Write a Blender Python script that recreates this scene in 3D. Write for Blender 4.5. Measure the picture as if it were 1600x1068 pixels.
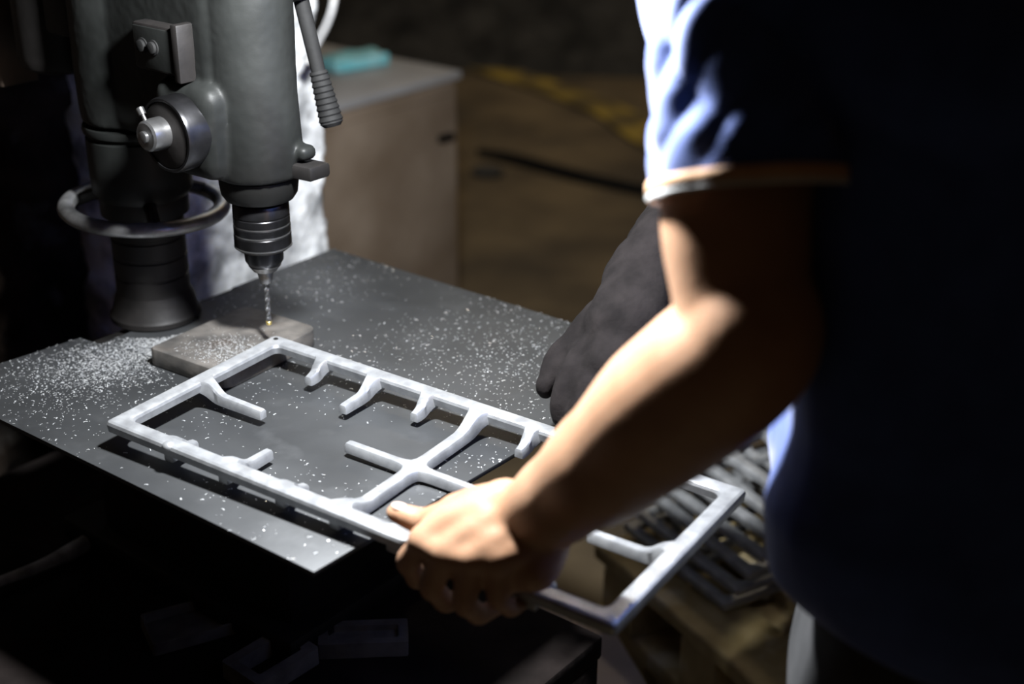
import bpy, bmesh, math, random
from mathutils import Vector, Matrix, noise

for o in list(bpy.data.objects):
    bpy.data.objects.remove(o)
scene = bpy.context.scene
C = scene.collection

# ------------------------------------------------------------------ camera
FPX, PITCH, ROLL, CAMZ = 2122.0, 0.4229, 0.0093, 1.5      # focal length in pixels of a 1600 wide frame
cam_d = bpy.data.cameras.new('camera')
cam = bpy.data.objects.new('camera', cam_d)
C.objects.link(cam)
cam_d.sensor_width = 36.0
cam_d.lens = 36.0 * FPX / 1600.0
cam_d.clip_start = 0.02
cam.matrix_world = (Matrix.Translation((0, 0, CAMZ)) @ Matrix.Rotation(math.pi / 2 - PITCH, 4, 'X')
                    @ Matrix.Rotation(ROLL, 4, 'Z'))
cam_d.dof.use_dof = True
cam_d.dof.focus_distance = 1.36
cam_d.dof.aperture_fstop = 2.6
scene.camera = cam

# ------------------------------------------------------------------ world and light
world = bpy.data.worlds.new('workshop_dark')
scene.world = world
world.use_nodes = True
bg = world.node_tree.nodes['Background']
bg.inputs['Color'].default_value = (1.0, 0.62, 0.36, 1)
bg.inputs['Strength'].default_value = 0.012

LAMP = Vector((-0.10, 1.06, 1.47))                         # work lamp hanging over the drill plate
ld = bpy.data.lights.new('work_lamp_offscreen', 'SPOT')
ld.energy = 80.0
ld.color = (0.96, 0.98, 1.0)
ld.shadow_soft_size = 0.032
ld.spot_size = math.radians(172)
ld.spot_blend = 0.15
lo = bpy.data.objects.new('work_lamp_offscreen', ld)
lo.location = LAMP
lo.rotation_euler = (math.radians(0), 0, 0)
C.objects.link(lo)

fd = bpy.data.lights.new('hall_lamp_offscreen', 'AREA')    # dim yellowish ceiling lamp of the hall behind
fd.shape = 'DISK'
fd.size = 0.5
fd.energy = 27.0
fd.color = (1.0, 0.84, 0.62)
fo = bpy.data.objects.new('hall_lamp_offscreen', fd)
fo.location = (0.4, 5.6, 3.6)
C.objects.link(fo)

vs = scene.view_settings
vs.view_transform = 'Standard'
vs.look = 'None'
vs.gamma = 1.0
vs.exposure = 0.0
vs.use_curve_mapping = False

# ------------------------------------------------------------------ helpers
CP, SP = math.cos(PITCH), math.sin(PITCH)


def ray(px, py):
    x, y = px - 800.0, py - 534.0
    c, s = math.cos(ROLL), math.sin(ROLL)
    x, y = x * c + y * s, -x * s + y * c
    dx, dz = x / FPX, -y / FPX
    return Vector((dx, CP + SP * dz, -SP + CP * dz))


def at(px, py, z):
    r = ray(px, py)
    return Vector((0, 0, CAMZ)) + r * ((z - CAMZ) / r.z)


def atd(px, py, d):
    return Vector((0, 0, CAMZ)) + ray(px, py) * d


def mat(name, c1, c2, rough=0.6, metal=0.0, scale=20.0, bump=0.2, bscale=None, detail=6.0,
        lo_=0.35, hi_=0.65, c3=None, c3scale=6.0, c3lo=0.55, c3hi=0.7, dist=0.002, rvar=0.0, sss=0.0, sheen=0.0, spec=0.5):
    m = bpy.data.materials.new(name)
    m.use_nodes = True
    nt = m.node_tree
    b = nt.nodes['Principled BSDF']
    tc = nt.nodes.new('ShaderNodeTexCoord')
    n = nt.nodes.new('ShaderNodeTexNoise')
    n.inputs['Scale'].default_value = scale
    n.inputs['Detail'].default_value = detail
    nt.links.new(tc.outputs['Object'], n.inputs['Vector'])
    r = nt.nodes.new('ShaderNodeValToRGB')
    r.color_ramp.elements[0].position = lo_
    r.color_ramp.elements[1].position = hi_
    r.color_ramp.elements[0].color = (*c1, 1)
    r.color_ramp.elements[1].color = (*c2, 1)
    nt.links.new(n.outputs['Fac'], r.inputs['Fac'])
    col = r.outputs['Color']
    if c3:
        n3 = nt.nodes.new('ShaderNodeTexNoise')
        n3.inputs['Scale'].default_value = c3scale
        n3.inputs['Detail'].default_value = 5
        nt.links.new(tc.outputs['Object'], n3.inputs['Vector'])
        mr = nt.nodes.new('ShaderNodeMapRange')
        mr.inputs['From Min'].default_value = c3lo
        mr.inputs['From Max'].default_value = c3hi
        nt.links.new(n3.outputs['Fac'], mr.inputs['Value'])
        mx = nt.nodes.new('ShaderNodeMix')
        mx.data_type = 'RGBA'
        nt.links.new(mr.outputs['Result'], mx.inputs['Factor'])
        nt.links.new(col, mx.inputs['A'])
        mx.inputs['B'].default_value = (*c3, 1)
        col = mx.outputs['Result']
    nt.links.new(col, b.inputs['Base Color'])
    b.inputs['Roughness'].default_value = rough
    b.inputs['Metallic'].default_value = metal
    b.inputs['Specular IOR Level'].default_value = spec
    if rvar:
        rr = nt.nodes.new('ShaderNodeMapRange')
        rr.inputs['To Min'].default_value = max(0.05, rough - rvar)
        rr.inputs['To Max'].default_value = min(1, rough + rvar)
        nt.links.new(n.outputs['Fac'], rr.inputs['Value'])
        nt.links.new(rr.outputs['Result'], b.inputs['Roughness'])
    if sss:
        b.inputs['Subsurface Weight'].default_value = sss
        b.inputs['Subsurface Radius'].default_value = (0.012, 0.004, 0.002)
        b.inputs['Subsurface Scale'].default_value = 0.6
    if sheen:
        b.inputs['Sheen Weight'].default_value = sheen
    if bump:
        nb = nt.nodes.new('ShaderNodeTexNoise')
        nb.inputs['Scale'].default_value = bscale or scale * 3
        nb.inputs['Detail'].default_value = 8
        nt.links.new(tc.outputs['Object'], nb.inputs['Vector'])
        bp = nt.nodes.new('ShaderNodeBump')
        bp.inputs['Strength'].default_value = bump
        bp.inputs['Distance'].default_value = dist
        nt.links.new(nb.outputs['Fac'], bp.inputs['Height'])
        nt.links.new(bp.outputs['Normal'], b.inputs['Normal'])
    return m


def smooth(me, ang=35):
    for p in me.polygons:
        p.use_smooth = True
    try:
        me.set_sharp_from_angle(angle=math.radians(ang))
    except Exception:
        pass


def obj(name, bm, material, parent=None, sm=35, label=None):
    if isinstance(bm, bmesh.types.BMesh):
        bmesh.ops.recalc_face_normals(bm, faces=bm.faces)
        me = bpy.data.meshes.new(name)
        bm.to_mesh(me)
        bm.free()
        if sm:
            smooth(me, sm)
    else:
        me = bm
    if material is not None:
        me.materials.clear()
        me.materials.append(material)
    o = bpy.data.objects.new(name, me)
    C.objects.link(o)
    if parent is not None:
        o.parent = parent
    if label:
        o['label'] = label
    return o


def tag(o, label, cat, group=None, kind=None):
    o['label'] = label
    o['category'] = cat
    if group:
        o['group'] = group
    if kind:
        o['kind'] = kind
    return o


def empty(name, loc, label, cat, group=None):
    o = bpy.data.objects.new(name, None)
    o.location = loc
    o.empty_display_size = 0.05
    C.objects.link(o)
    return tag(o, label, cat, group)


def copy_tree(o, parent=None):
    c = o.copy()
    C.objects.link(c)
    c.parent = parent
    for ch in list(o.children):
        copy_tree(ch, c)
    return c


def add_rings(bm, rings, close=False, cap=True):
    vr = [[bm.verts.new(p) for p in r] for r in rings]
    n = len(vr[0])
    k = len(vr)
    for i in range(k if close else k - 1):
        a, b = vr[i], vr[(i + 1) % k]
        for j in range(n):
            bm.faces.new((a[j], a[(j + 1) % n], b[(j + 1) % n], b[j]))
    if cap and not close:
        bm.faces.new(list(reversed(vr[0])))
        bm.faces.new(vr[-1])
    return vr


def box(bm, c, size, ax=(1, 0, 0), ay=(0, 1, 0), az=(0, 0, 1), bev=0.0, seg=2):
    """box centred on c with axes ax, ay, az"""
    t = bmesh.new()
    bmesh.ops.create_cube(t, size=1.0)
    ax, ay, az = Vector(ax), Vector(ay), Vector(az)
    c = Vector(c)
    for v in t.verts:
        v.co = c + ax * (v.co.x * size[0]) + ay * (v.co.y * size[1]) + az * (v.co.z * size[2])
    bmesh.ops.recalc_face_normals(t, faces=t.faces)
    if bev:
        bmesh.ops.bevel(t, geom=list(t.edges), offset=bev, segments=seg, affect='EDGES', profile=0.5)
    merge(bm, t)


def merge(bm, t):
    me = bpy.data.meshes.new('t')
    t.to_mesh(me)
    t.free()
    bm.from_mesh(me)
    bpy.data.meshes.remove(me)


def frame_of(d):
    d = Vector(d).normalized()
    h = Vector((0, 0, 1)) if abs(d.z) < 0.9 else Vector((1, 0, 0))
    x = h.cross(d).normalized()
    return x, d.cross(x).normalized(), d


def lathe(bm, base, axis, prof, n=48):
    """prof: list of (distance along axis, radius)"""
    x, y, d = frame_of(axis)
    base = Vector(base)
    rings = []
    for t, r in prof:
        r = max(r, 1e-5)
        rings.append([base + d * t + (x * math.cos(k * 2 * math.pi / n) + y * math.sin(k * 2 * math.pi / n)) * r for k in range(n)])
    add_rings(bm, rings)


def catmull(pts, per=8):
    P = [Vector(p) for p in pts]
    P = [P[0] * 2 - P[1]] + P + [P[-1] * 2 - P[-2]]
    out = []
    for i in range(1, len(P) - 2):
        for k in range(per):
            t = k / per
            a, b, c, d = P[i - 1], P[i], P[i + 1], P[i + 2]
            out.append(0.5 * ((2 * b) + (c - a) * t + (2 * a - 5 * b + 4 * c - d) * t * t + (3 * b - a - 3 * c + d) * t ** 3))
    out.append(P[-2])
    return out


def interp(vals, n):
    out = []
    k = len(vals) - 1
    for i in range(n):
        t = i * k / (n - 1)
        j = min(int(t), k - 1)
        f = t - j
        f = f * f * (3 - 2 * f)
        out.append(vals[j] * (1 - f) + vals[j + 1] * f)
    return out


def tube(bm, pts, rad, n=12, per=8, hint=None, aspect=1.0, round_ends=False, raw=False):
    """swept tube along a spline; rad: number or list per control point; aspect scales along hint direction"""
    sp = [Vector(p) for p in pts] if raw else catmull(pts, per)
    if not isinstance(rad, (list, tuple)):
        rad = [rad] * len(pts)
    if not isinstance(aspect, (list, tuple)):
        aspect = [aspect] * len(pts)
    rs = interp(rad, len(sp))
    asp = interp(aspect, len(sp))
    rings = []
    d0 = (sp[1] - sp[0]).normalized()
    u = Vector(hint) if hint is not None else frame_of(d0)[0]
    first = last = None
    for i, p in enumerate(sp):
        d = (sp[min(i + 1, len(sp) - 1)] - sp[max(i - 1, 0)]).normalized()
        u = (u - d * u.dot(d)).normalized()
        w = d.cross(u)
        def ring(off, k):
            return [p + d * off + (u * math.cos(a * 2 * math.pi / n) * asp[i] + w * math.sin(a * 2 * math.pi / n)) * rs[i] * k for a in range(n)]
        if i == 0 and round_ends:
            for q in (80, 55, 28):
                rings.append(ring(-rs[i] * math.sin(math.radians(q)), math.cos(math.radians(q))))
        rings.append(ring(0, 1))
        if i == len(sp) - 1 and round_ends:
            for q in (28, 55, 80):
                rings.append(ring(rs[i] * math.sin(math.radians(q)), math.cos(math.radians(q))))
    add_rings(bm, rings)


def prism(bm, pts, z0, z1, bev=0.0):
    t = bmesh.new()
    lo_ = [t.verts.new((p[0], p[1], z0)) for p in pts]
    f = t.faces.new(lo_)
    r = bmesh.ops.extrude_face_region(t, geom=[f])
    for v in r['geom']:
        if isinstance(v, bmesh.types.BMVert):
            v.co.z = z1
    bmesh.ops.recalc_face_normals(t, faces=t.faces)
    if bev:
        bmesh.ops.bevel(t, geom=list(t.edges), offset=bev, segments=2, affect='EDGES', profile=0.5)
    merge(bm, t)


def ball(bm, c, r, sx=1, sy=1, sz=1, M=None, u=20, v=12):
    t = bmesh.new()
    bmesh.ops.create_uvsphere(t, u_segments=u, v_segments=v, radius=r)
    for k in t.verts:
        p = Vector((k.co.x * sx, k.co.y * sy, k.co.z * sz))
        if M is not None:
            p = M @ p
        k.co = p + Vector(c)
    merge(bm, t)


def remesh(bm, voxel, iters=4, fac=0.5):
    """fuse overlapping closed pieces to one continuous surface"""
    bmesh.ops.recalc_face_normals(bm, faces=bm.faces)
    me = bpy.data.meshes.new('raw')
    bm.to_mesh(me)
    bm.free()
    o = bpy.data.objects.new('raw', me)
    C.objects.link(o)
    m = o.modifiers.new('r', 'REMESH')
    m.mode = 'VOXEL'
    m.voxel_size = voxel
    if iters:
        s = o.modifiers.new('s', 'SMOOTH')
        s.factor = fac
        s.iterations = iters
    dg = bpy.context.evaluated_depsgraph_get()
    dg.update()
    out = bpy.data.meshes.new_from_object(o.evaluated_get(dg))
    bpy.data.objects.remove(o)
    bpy.data.meshes.remove(me)
    for p in out.polygons:
        p.use_smooth = True
    return out


def displace(me, fn):
    nr = [v.normal.copy() for v in me.vertices]
    for v, n in zip(me.vertices, nr):
        v.co = v.co + n * fn(v.co)
    me.update()


# ------------------------------------------------------------------ materials
M = {}
M['floor'] = mat('sandy_floor', (0.10, 0.075, 0.045), (0.20, 0.15, 0.085), 0.9, 0, 3.0, 0.5, 30, c3=(0.05, 0.04, 0.03), c3scale=1.2, c3lo=0.52, c3hi=0.72, dist=0.01)
M['white_wall'] = mat('whitewashed_stone', (0.34, 0.35, 0.36), (0.90, 0.92, 0.93), 0.9, 0, 26, 0.9, 28, lo_=0.36, hi_=0.56, c3=(0.10, 0.10, 0.105), c3scale=14, c3lo=0.60, c3hi=0.72, dist=0.012)
M['dark_wall'] = mat('dark_rough_wall', (0.012, 0.009, 0.007), (0.045, 0.033, 0.025), 0.95, 0, 12, 1.0, 22, lo_=0.38, hi_=0.7, c3=(0.07, 0.065, 0.06), c3scale=16, c3lo=0.58, c3hi=0.7, dist=0.02, spec=0.1)
M['plate'] = mat('dusty_steel', (0.040, 0.042, 0.044), (0.062, 0.065, 0.068), 0.48, 0.45, 9, 0.12, 160, lo_=0.3, hi_=0.72, c3=(0.072, 0.075, 0.078), c3scale=26, c3lo=0.55, c3hi=0.75, dist=0.0006, rvar=0.1)
M['iron'] = mat('cast_aluminium_grate', (0.32, 0.33, 0.345), (0.46, 0.475, 0.49), 0.40, 0.62, 60, 0.25, 420, dist=0.0005, rvar=0.08)
M['iron_dark'] = mat('raw_cast_iron', (0.26, 0.27, 0.28), (0.42, 0.43, 0.44), 0.5, 0.3, 40, 0.3, 300, dist=0.0006)
M['slab'] = mat('scaled_steel_block', (0.06, 0.057, 0.054), (0.15, 0.138, 0.125), 0.6, 0.3, 30, 0.5, 90, dist=0.0012, c3=(0.06, 0.045, 0.035), c3scale=18)
M['chips'] = mat('bright_metal_chips', (0.55, 0.57, 0.58), (0.75, 0.76, 0.77), 0.3, 0.6, 200, 0.0)
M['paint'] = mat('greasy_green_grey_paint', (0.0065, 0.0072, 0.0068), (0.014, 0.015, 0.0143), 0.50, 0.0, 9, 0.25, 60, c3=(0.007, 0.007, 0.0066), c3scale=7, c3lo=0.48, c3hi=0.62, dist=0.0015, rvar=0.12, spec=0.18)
M['black_iron'] = mat('oily_black_iron', (0.006, 0.0055, 0.0052), (0.014, 0.0125, 0.012), 0.55, 0.0, 20, 0.3, 90, dist=0.001, spec=0.25)
M['worn_steel'] = mat('worn_wheel_steel', (0.10, 0.10, 0.10), (0.38, 0.38, 0.38), 0.38, 0.7, 26, 0.2, 110, c3=(0.30, 0.20, 0.08), c3scale=14, c3lo=0.62, c3hi=0.72, dist=0.0008)
M['chuck'] = mat('blackened_chuck_steel', (0.022, 0.022, 0.023), (0.04, 0.04, 0.043), 0.3, 0.85, 40, 0.06, 300, dist=0.0003)
M['bright'] = mat('turned_steel', (0.20, 0.20, 0.20), (0.30, 0.30, 0.30), 0.28, 0.9, 60, 0.05, 300, dist=0.0003)
M['brass'] = mat('brass_tip', (0.6, 0.45, 0.15), (0.7, 0.55, 0.2), 0.3, 0.8, 60, 0)
M['rubber'] = mat('black_rubber', (0.006, 0.006, 0.006), (0.011, 0.011, 0.011), 0.75, 0, 30, 0.2, 120, spec=0.2)
M['cable'] = mat('grey_cable', (0.30, 0.30, 0.30), (0.40, 0.40, 0.39), 0.5, 0, 30, 0.05, 90)
M['dusty_hose'] = mat('dusty_hose', (0.25, 0.25, 0.25), (0.55, 0.55, 0.55), 0.9, 0, 40, 0.4, 160)
M['cabinet'] = mat('brown_cabinet', (0.27, 0.20, 0.14), (0.42, 0.33, 0.25), 0.6, 0.0, 5, 0.2, 40, c3=(0.20, 0.19, 0.18), c3scale=3, c3lo=0.6, c3hi=0.8)
M['cabinet_top'] = mat('grey_worktop', (0.42, 0.42, 0.43), (0.55, 0.55, 0.56), 0.55, 0.0, 6, 0.1, 40)
M['mint'] = mat('mint_packet', (0.26, 0.84, 0.92), (0.46, 0.92, 0.96), 0.45, 0.0, 30, 0.2, 40)
M['wood'] = mat('pallet_wood', (0.26, 0.19, 0.075), (0.46, 0.36, 0.18), 0.75, 0.0, 14, 0.5, 70, c3=(0.55, 0.50, 0.38), c3scale=10, c3lo=0.58, c3hi=0.75, dist=0.0015)
M['card'] = mat('pale_cardboard', (0.46, 0.39, 0.35), (0.56, 0.48, 0.43), 0.85, 0, 12, 0.1, 60)
M['bench'] = mat('sooty_bench', (0.008, 0.0065, 0.006), (0.018, 0.014, 0.013), 0.95, 0, 16, 0.5, 60, dist=0.003, spec=0.1)
M['scrap'] = mat('sooty_scrap_steel', (0.10, 0.094, 0.088), (0.20, 0.19, 0.175), 0.6, 0.2, 30, 0.4, 120)
M['skin'] = mat('tanned_skin', (0.37, 0.205, 0.12), (0.45, 0.265, 0.165), 0.48, 0, 25, 0.25, 260, dist=0.0008, sss=0.12)
M['nail'] = mat('finger_nail', (0.66, 0.45, 0.36), (0.72, 0.52, 0.43), 0.3, 0, 40, 0)
M['shirt'] = mat('blue_cotton', (0.028, 0.065, 0.25), (0.042, 0.09, 0.32), 0.85, 0, 40, 0.3, 700, dist=0.0006, sheen=0.3)
M['cuff'] = mat('apricot_piping', (0.62, 0.36, 0.20), (0.72, 0.46, 0.28), 0.8, 0, 60, 0.2, 500)
M['cuff_white'] = mat('white_piping', (0.65, 0.66, 0.66), (0.75, 0.76, 0.76), 0.8, 0, 60, 0.2, 500)
M['trousers'] = mat('grey_trousers', (0.028, 0.029, 0.031), (0.048, 0.049, 0.052), 0.9, 0, 30, 0.3, 500, dist=0.0006)
M['glove'] = mat('black_work_glove', (0.007, 0.006, 0.006), (0.013, 0.011, 0.011), 0.95, 0, 40, 0.4, 200, spec=0.1)
M['hair'] = mat('black_hair', (0.006, 0.005, 0.005), (0.014, 0.012, 0.010), 0.5, 0, 60, 0.5, 300)
M['heap'] = mat('black_coke_heap', (0.006, 0.006, 0.006), (0.05, 0.048, 0.045), 0.8, 0, 6, 1.0, 14, dist=0.05)
M['yellow'] = mat('worn_yellow_paint', (0.12, 0.09, 0.04), (0.42, 0.30, 0.05), 0.8, 0, 5, 0.2, 30, lo_=0.42, hi_=0.6)
M['grime'] = mat('brown_grimy_steel', (0.03, 0.02, 0.014), (0.10, 0.07, 0.05), 0.7, 0.1, 12, 0.4, 60)

# shared directions: EA along the drill plate towards the worker, EB across it towards the camera's left
EA = Vector((0.787, -0.617, 0)).normalized()
EB = Vector((-0.617, -0.787, 0)).normalized()
UP = Vector((0, 0, 1))
SPX = Vector((-0.267, 1.367, 0))                          # spindle axis on the ground
ZT = 0.86                                                 # top of the drill plate


def hd(a, b, z):
    """point in drill-head coordinates"""
    return SPX + EA * a + EB * b + UP * z


# ------------------------------------------------------------------ setting
def grid(bm, p0, du, dv, nu, nv, fn):
    vv = [[bm.verts.new(fn(p0 + du * (i / nu) + dv * (j / nv), i / nu, j / nv)) for j in range(nv + 1)] for i in range(nu + 1)]
    for i in range(nu):
        for j in range(nv):
            bm.faces.new((vv[i][j], vv[i + 1][j], vv[i + 1][j + 1], vv[i][j + 1]))


bm = bmesh.new()
grid(bm, Vector((-4, -1.5, 0)), Vector((8.5, 0, 0)), Vector((0, 11.5, 0)), 60, 80,
     lambda p, u, v: p + UP * (0.012 * noise.noise(p * 1.7)))
o = obj('floor', bm, M['floor'], sm=180)
tag(o, 'brown sandy workshop floor behind the drill plate', 'floor', kind='structure')

WN = EA                                                   # both rough walls face the worker
w0 = SPX - EA * 0.36
# whitewashed pillar: right edge just beyond the plate corner
pe = Vector((-0.279, 2.036, 0)) + EB * 0.022


def rough_slab(name, a0, length, z0, z1, nu, nv, amp, freq, m, thick=0.3):
    """rough upright slab: front face from a0 along EB, thick towards -EA"""
    bm = bmesh.new()
    prof = []
    def P(s, z, k):
        base = a0 + EB * s - EA * k + UP * z
        d = amp * (noise.noise(base * freq) + 0.5 * noise.noise(base * freq * 2.3) + 0.3 * noise.noise(base * freq * 5.1))
        return base + EA * d + EB * (0.4 * amp * noise.noise(base * freq * 1.7 + Vector((9, 3, 1))))
    rings = []
    for j in range(nv + 1):
        z = z0 + (z1 - z0) * j / nv
        r = [P(length * i / nu, z, 0) for i in range(nu + 1)]
        r += [P(length, z, thick), P(0, z, thick), P(0, z, thick * 0.5), P(0, z, thick * 0.2)]
        rings.append(r)
    add_rings(bm, rings)
    return obj(name, bm, m, sm=180)


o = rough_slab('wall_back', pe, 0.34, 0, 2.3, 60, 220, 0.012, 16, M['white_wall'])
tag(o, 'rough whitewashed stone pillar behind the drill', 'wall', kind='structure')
o = rough_slab('wall_left', pe + EB * 0.30 - EA * 0.14, 2.0, 0, 2.3, 130, 150, 0.035, 9, M['dark_wall'])  # separate slab left of the pillar, in a much darker tone
tag(o, 'dark rough wall left of the drill column', 'wall', kind='structure')
bm = bmesh.new()
box(bm, (0, 10.1, 1.5), (9, 0.2, 3.2))
o = obj('wall_far', bm, M['dark_wall'], sm=0)
tag(o, 'dark end wall of the workshop behind the black heap', 'wall', kind='structure')

# worn yellow floor line
bm = bmesh.new()
L0 = [at(690, 85, 0), at(780, 115, 0), at(880, 148, 0), at(960, 180, 0), at(1010, 215, 0), at(1100, 260, 0)]
sp = catmull(L0, 6)
prev = None
for i, p in enumerate(sp):
    d = (sp[min(i + 1, len(sp) - 1)] - sp[max(i - 1, 0)]).normalized()
    n = Vector((-d.y, d.x, 0)) * 0.09
    a, b = bm.verts.new(p + n + UP * 0.014), bm.verts.new(p - n + UP * 0.014)
    if prev:
        bm.faces.new((prev[0], a, b, prev[1]))
    prev = (a, b)
o = obj('trim_1', bm, M['yellow'], sm=0)
tag(o, 'worn yellow painted line on the floor', 'floor line', kind='structure')

# ------------------------------------------------------------------ bench below the plate
Q = at(943, 992, 0.6)
bench = empty('workbench', (Q.x, Q.y, 0), 'sooty black bench under the drill plate, strewn with steel offcuts', 'bench')
bench_m = Matrix.Translation(-bench.location)


def under(o):
    """keep world placement of a part whose thing sits at parent's location (no rotation)"""
    o.matrix_parent_inverse = o.parent.matrix_basis.inverted()
    return o


bm = bmesh.new()
cb = Q - EA * 0.41 + EB * 0.40
box(bm, (cb.x, cb.y, 0.585), (0.82, 0.80, 0.03), EA, EB, bev=0.004)
under(obj('bench_top', bm, M['bench'], bench))
bm = bmesh.new()
box(bm, (cb.x, cb.y, 0.31), (0.815, 0.795, 0.52), EA, EB, bev=0.004)
under(obj('bench_body', bm, M['bench'], bench))
for s in (-1, 1):
    bm = bmesh.new()
    c = cb + EB * s * 0.25
    box(bm, (c.x, c.y, 0.025), (0.80, 0.05, 0.05), EA, EB, bev=0.003)
    under(obj('bench_skid', bm, M['bench'], bench))

# ------------------------------------------------------------------ steel plate on the drill base
pts = [at(*p, ZT) for p in ((490, 893), (1062, 556), (520, 388), (362, 449), (360, 455), (290, 482), (157, 537), (125, 527), (0, 567), (-112, 600))]
bm = bmesh.new()
prism(bm, [(p.x, p.y) for p in pts], ZT - 0.005, ZT, bev=0.0007)
plate = obj('steel_plate', bm, M['plate'], sm=30)
tag(plate, 'large grey steel plate dusted with metal chips below the drill', 'plate')

# ------------------------------------------------------------------ drill press
colc = hd(-0.2, 0, 0)
dp = empty('drill_press', (colc.x, colc.y, 0.6), 'old grease-blackened pillar drill press with three-ring chuck', 'drill press')


def dpart(name, bm, m, parent=None, sm=35, label=None):
    o = obj(name, bm, m, parent or dp, sm, label)
    o.matrix_parent_inverse = Matrix.Translation(-dp.location) if parent is None else Matrix.Identity(4)
    return o


bm = bmesh.new()                                          # cast base carrying the plate
c = hd(-0.025, 0.01, 0.725)
box(bm, c, (0.33, 0.22, 0.25), EA, EB, bev=0.02)
box(bm, hd(-0.025, 0.01, 0.845), (0.37, 0.28, 0.018), EA, EB, bev=0.004)
box(bm, hd(-0.04, 0.01, 0.617), (0.40, 0.26, 0.03), EA, EB, bev=0.006)
dpart('base_casting', bm, M['black_iron'])

bm = bmesh.new()                                          # threaded column with foot flange
prof = [(0.8605, 0.050), (0.862, 0.053), (0.868, 0.053), (0.872, 0.050), (0.888, 0.046), (0.895, 0.0428)]
z = 0.896
while z < 1.005:
    prof += [(z, 0.0425), (z + 0.004, 0.0425), (z + 0.0185, 0.0425), (z + 0.0195, 0.0410), (z + 0.0225, 0.0410)]
    z += 0.0235
prof += [(1.01, 0.042), (1.45, 0.042)]
lathe(bm, colc, UP, prof, 56)
dpart('column', bm, M['black_iron'])

bm = bmesh.new()                                          # collars
lathe(bm, colc, UP, [(1.012, 0.044), (1.012, 0.050), (1.020, 0.056), (1.045, 0.057), (1.082, 0.057), (1.084, 0.0535), (1.088, 0.0535), (1.089, 0.0585), (1.093, 0.0595), (1.097, 0.0585), (1.098, 0.044)], 56)
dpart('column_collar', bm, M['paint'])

bm = bmesh.new()                                          # lifting handwheel round the column
R, rr = 0.087, 0.0085
wz = 0.998
rings = []
wx = Vector((1, 0, 0))
tilt = Matrix.Rotation(math.radians(3), 3, 'Y')
for i in range(72):
    a = i * 2 * math.pi / 72
    dr = Vector((math.cos(a), math.sin(a), 0))
    rings.append([colc + UP * wz + tilt @ (dr * (R + rr * 1.15 * math.cos(q * 2 * math.pi / 14)) + UP * rr * math.sin(q * 2 * math.pi / 14)) for q in range(14)])
add_rings(bm, rings, close=True)
wheel = dpart('handwheel', bm, M['worn_steel'])
for i in range(3):
    a = i * 2 * math.pi / 3 + 0.9
    dr = Vector((math.cos(a), math.sin(a), 0))
    bm = bmesh.new()
    tube(bm, [colc + dr * 0.038 + UP * (wz + 0.014), colc + dr * 0.06 + UP * (wz + 0.010), colc + dr * 0.085 + UP * wz], [0.009, 0.007, 0.007], 10, 5)
    dpart('spoke', bm, M['black_iron'], wheel)
bm = bmesh.new()
lathe(bm, colc, UP, [(wz - 0.006, 0.0435), (wz - 0.006, 0.050), (wz + 0.014, 0.050), (wz + 0.014, 0.0435)], 40)
dpart('hub', bm, M['black_iron'], wheel)

# head casting, one fused surface
bm = bmesh.new()
lathe(bm, hd(0, 0, 0), UP, [(1.074, 0.040), (1.078, 0.0475), (1.10, 0.048), (1.16, 0.0455), (1.25, 0.046), (1.50, 0.047)], 48)
box(bm, hd(-0.095, 0, 1.30), (0.19, 0.098, 0.40), EA, EB, bev=0.014, seg=3)
lathe(bm, colc, UP, [(1.10, 0.052), (1.103, 0.058), (1.13, 0.060), (1.50, 0.060)], 48)
box(bm, hd(-0.035, 0.03, 1.128), (0.090, 0.075, 0.098), EA, EB, bev=0.016, seg=3)
lathe(bm, hd(-0.033, 0.02, 1.128), EB, [(0, 0.040), (0.045, 0.039), (0.048, 0.034)], 40)
box(bm, hd(0.040, -0.020, 1.103), (0.040, 0.022, 0.016), EA, EB, bev=0.006)
me = remesh(bm, 0.0028, 5)
displace(me, lambda p: 0.0006 * noise.noise(p * 35) + 0.0003 * noise.noise(p * 130))
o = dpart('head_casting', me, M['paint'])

bm = bmesh.new()                                          # flange and clamp lug under the head
lathe(bm, hd(0, 0, 0), UP, [(1.050, 0.030), (1.050, 0.036), (1.056, 0.040), (1.067, 0.0415), (1.074, 0.0415), (1.0745, 0.030)], 48)
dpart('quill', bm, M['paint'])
bm = bmesh.new()
t0 = [hd(0.0, 0.0, 0), hd(0.035, -0.03, 0)]
box(bm, hd(0.036, -0.018, 1.085), (0.070, 0.030, 0.016), (EA + EB * -0.12).normalized(), EB, bev=0.004)
dpart('stop_clamp', bm, M['black_iron'])

# return spring housing on the side
sc = hd(-0.032, 0.066, 1.129)
bm = bmesh.new()
lathe(bm, sc, EB, [(-0.012, 0.034), (-0.010, 0.0385), (0.020, 0.0385), (0.0235, 0.037), (0.0235, 0.0345), (0.021, 0.0342), (0.021, 0.001)], 64)
sh = dpart('spring_housing', bm, M['chuck'])
bm = bmesh.new()
lathe(bm, sc, EB, [(0.0205, 0.001), (0.0205, 0.0335), (0.0222, 0.0335), (0.0225, 0.033), (0.0225, 0.001)], 64)
dpart('face_plate', bm, M['black_iron'], sh)
bm = bmesh.new()
hc = sc + EB * 0.022 + EA * -0.006 + UP * 0.002
lathe(bm, hc, EB, [(0, 0.0165), (0.010, 0.0165), (0.019, 0.0155), (0.021, 0.0135), (0.021, 0.0065), (0.0212, 0.006), (0.0245, 0.006), (0.025, 0.005), (0.025, 0.001)], 40)
dpart('hub_knob', bm, M['bright'], sh)
bm = bmesh.new()
pn = (UP * 0.83 - EA * 0.56).normalized()
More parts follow.
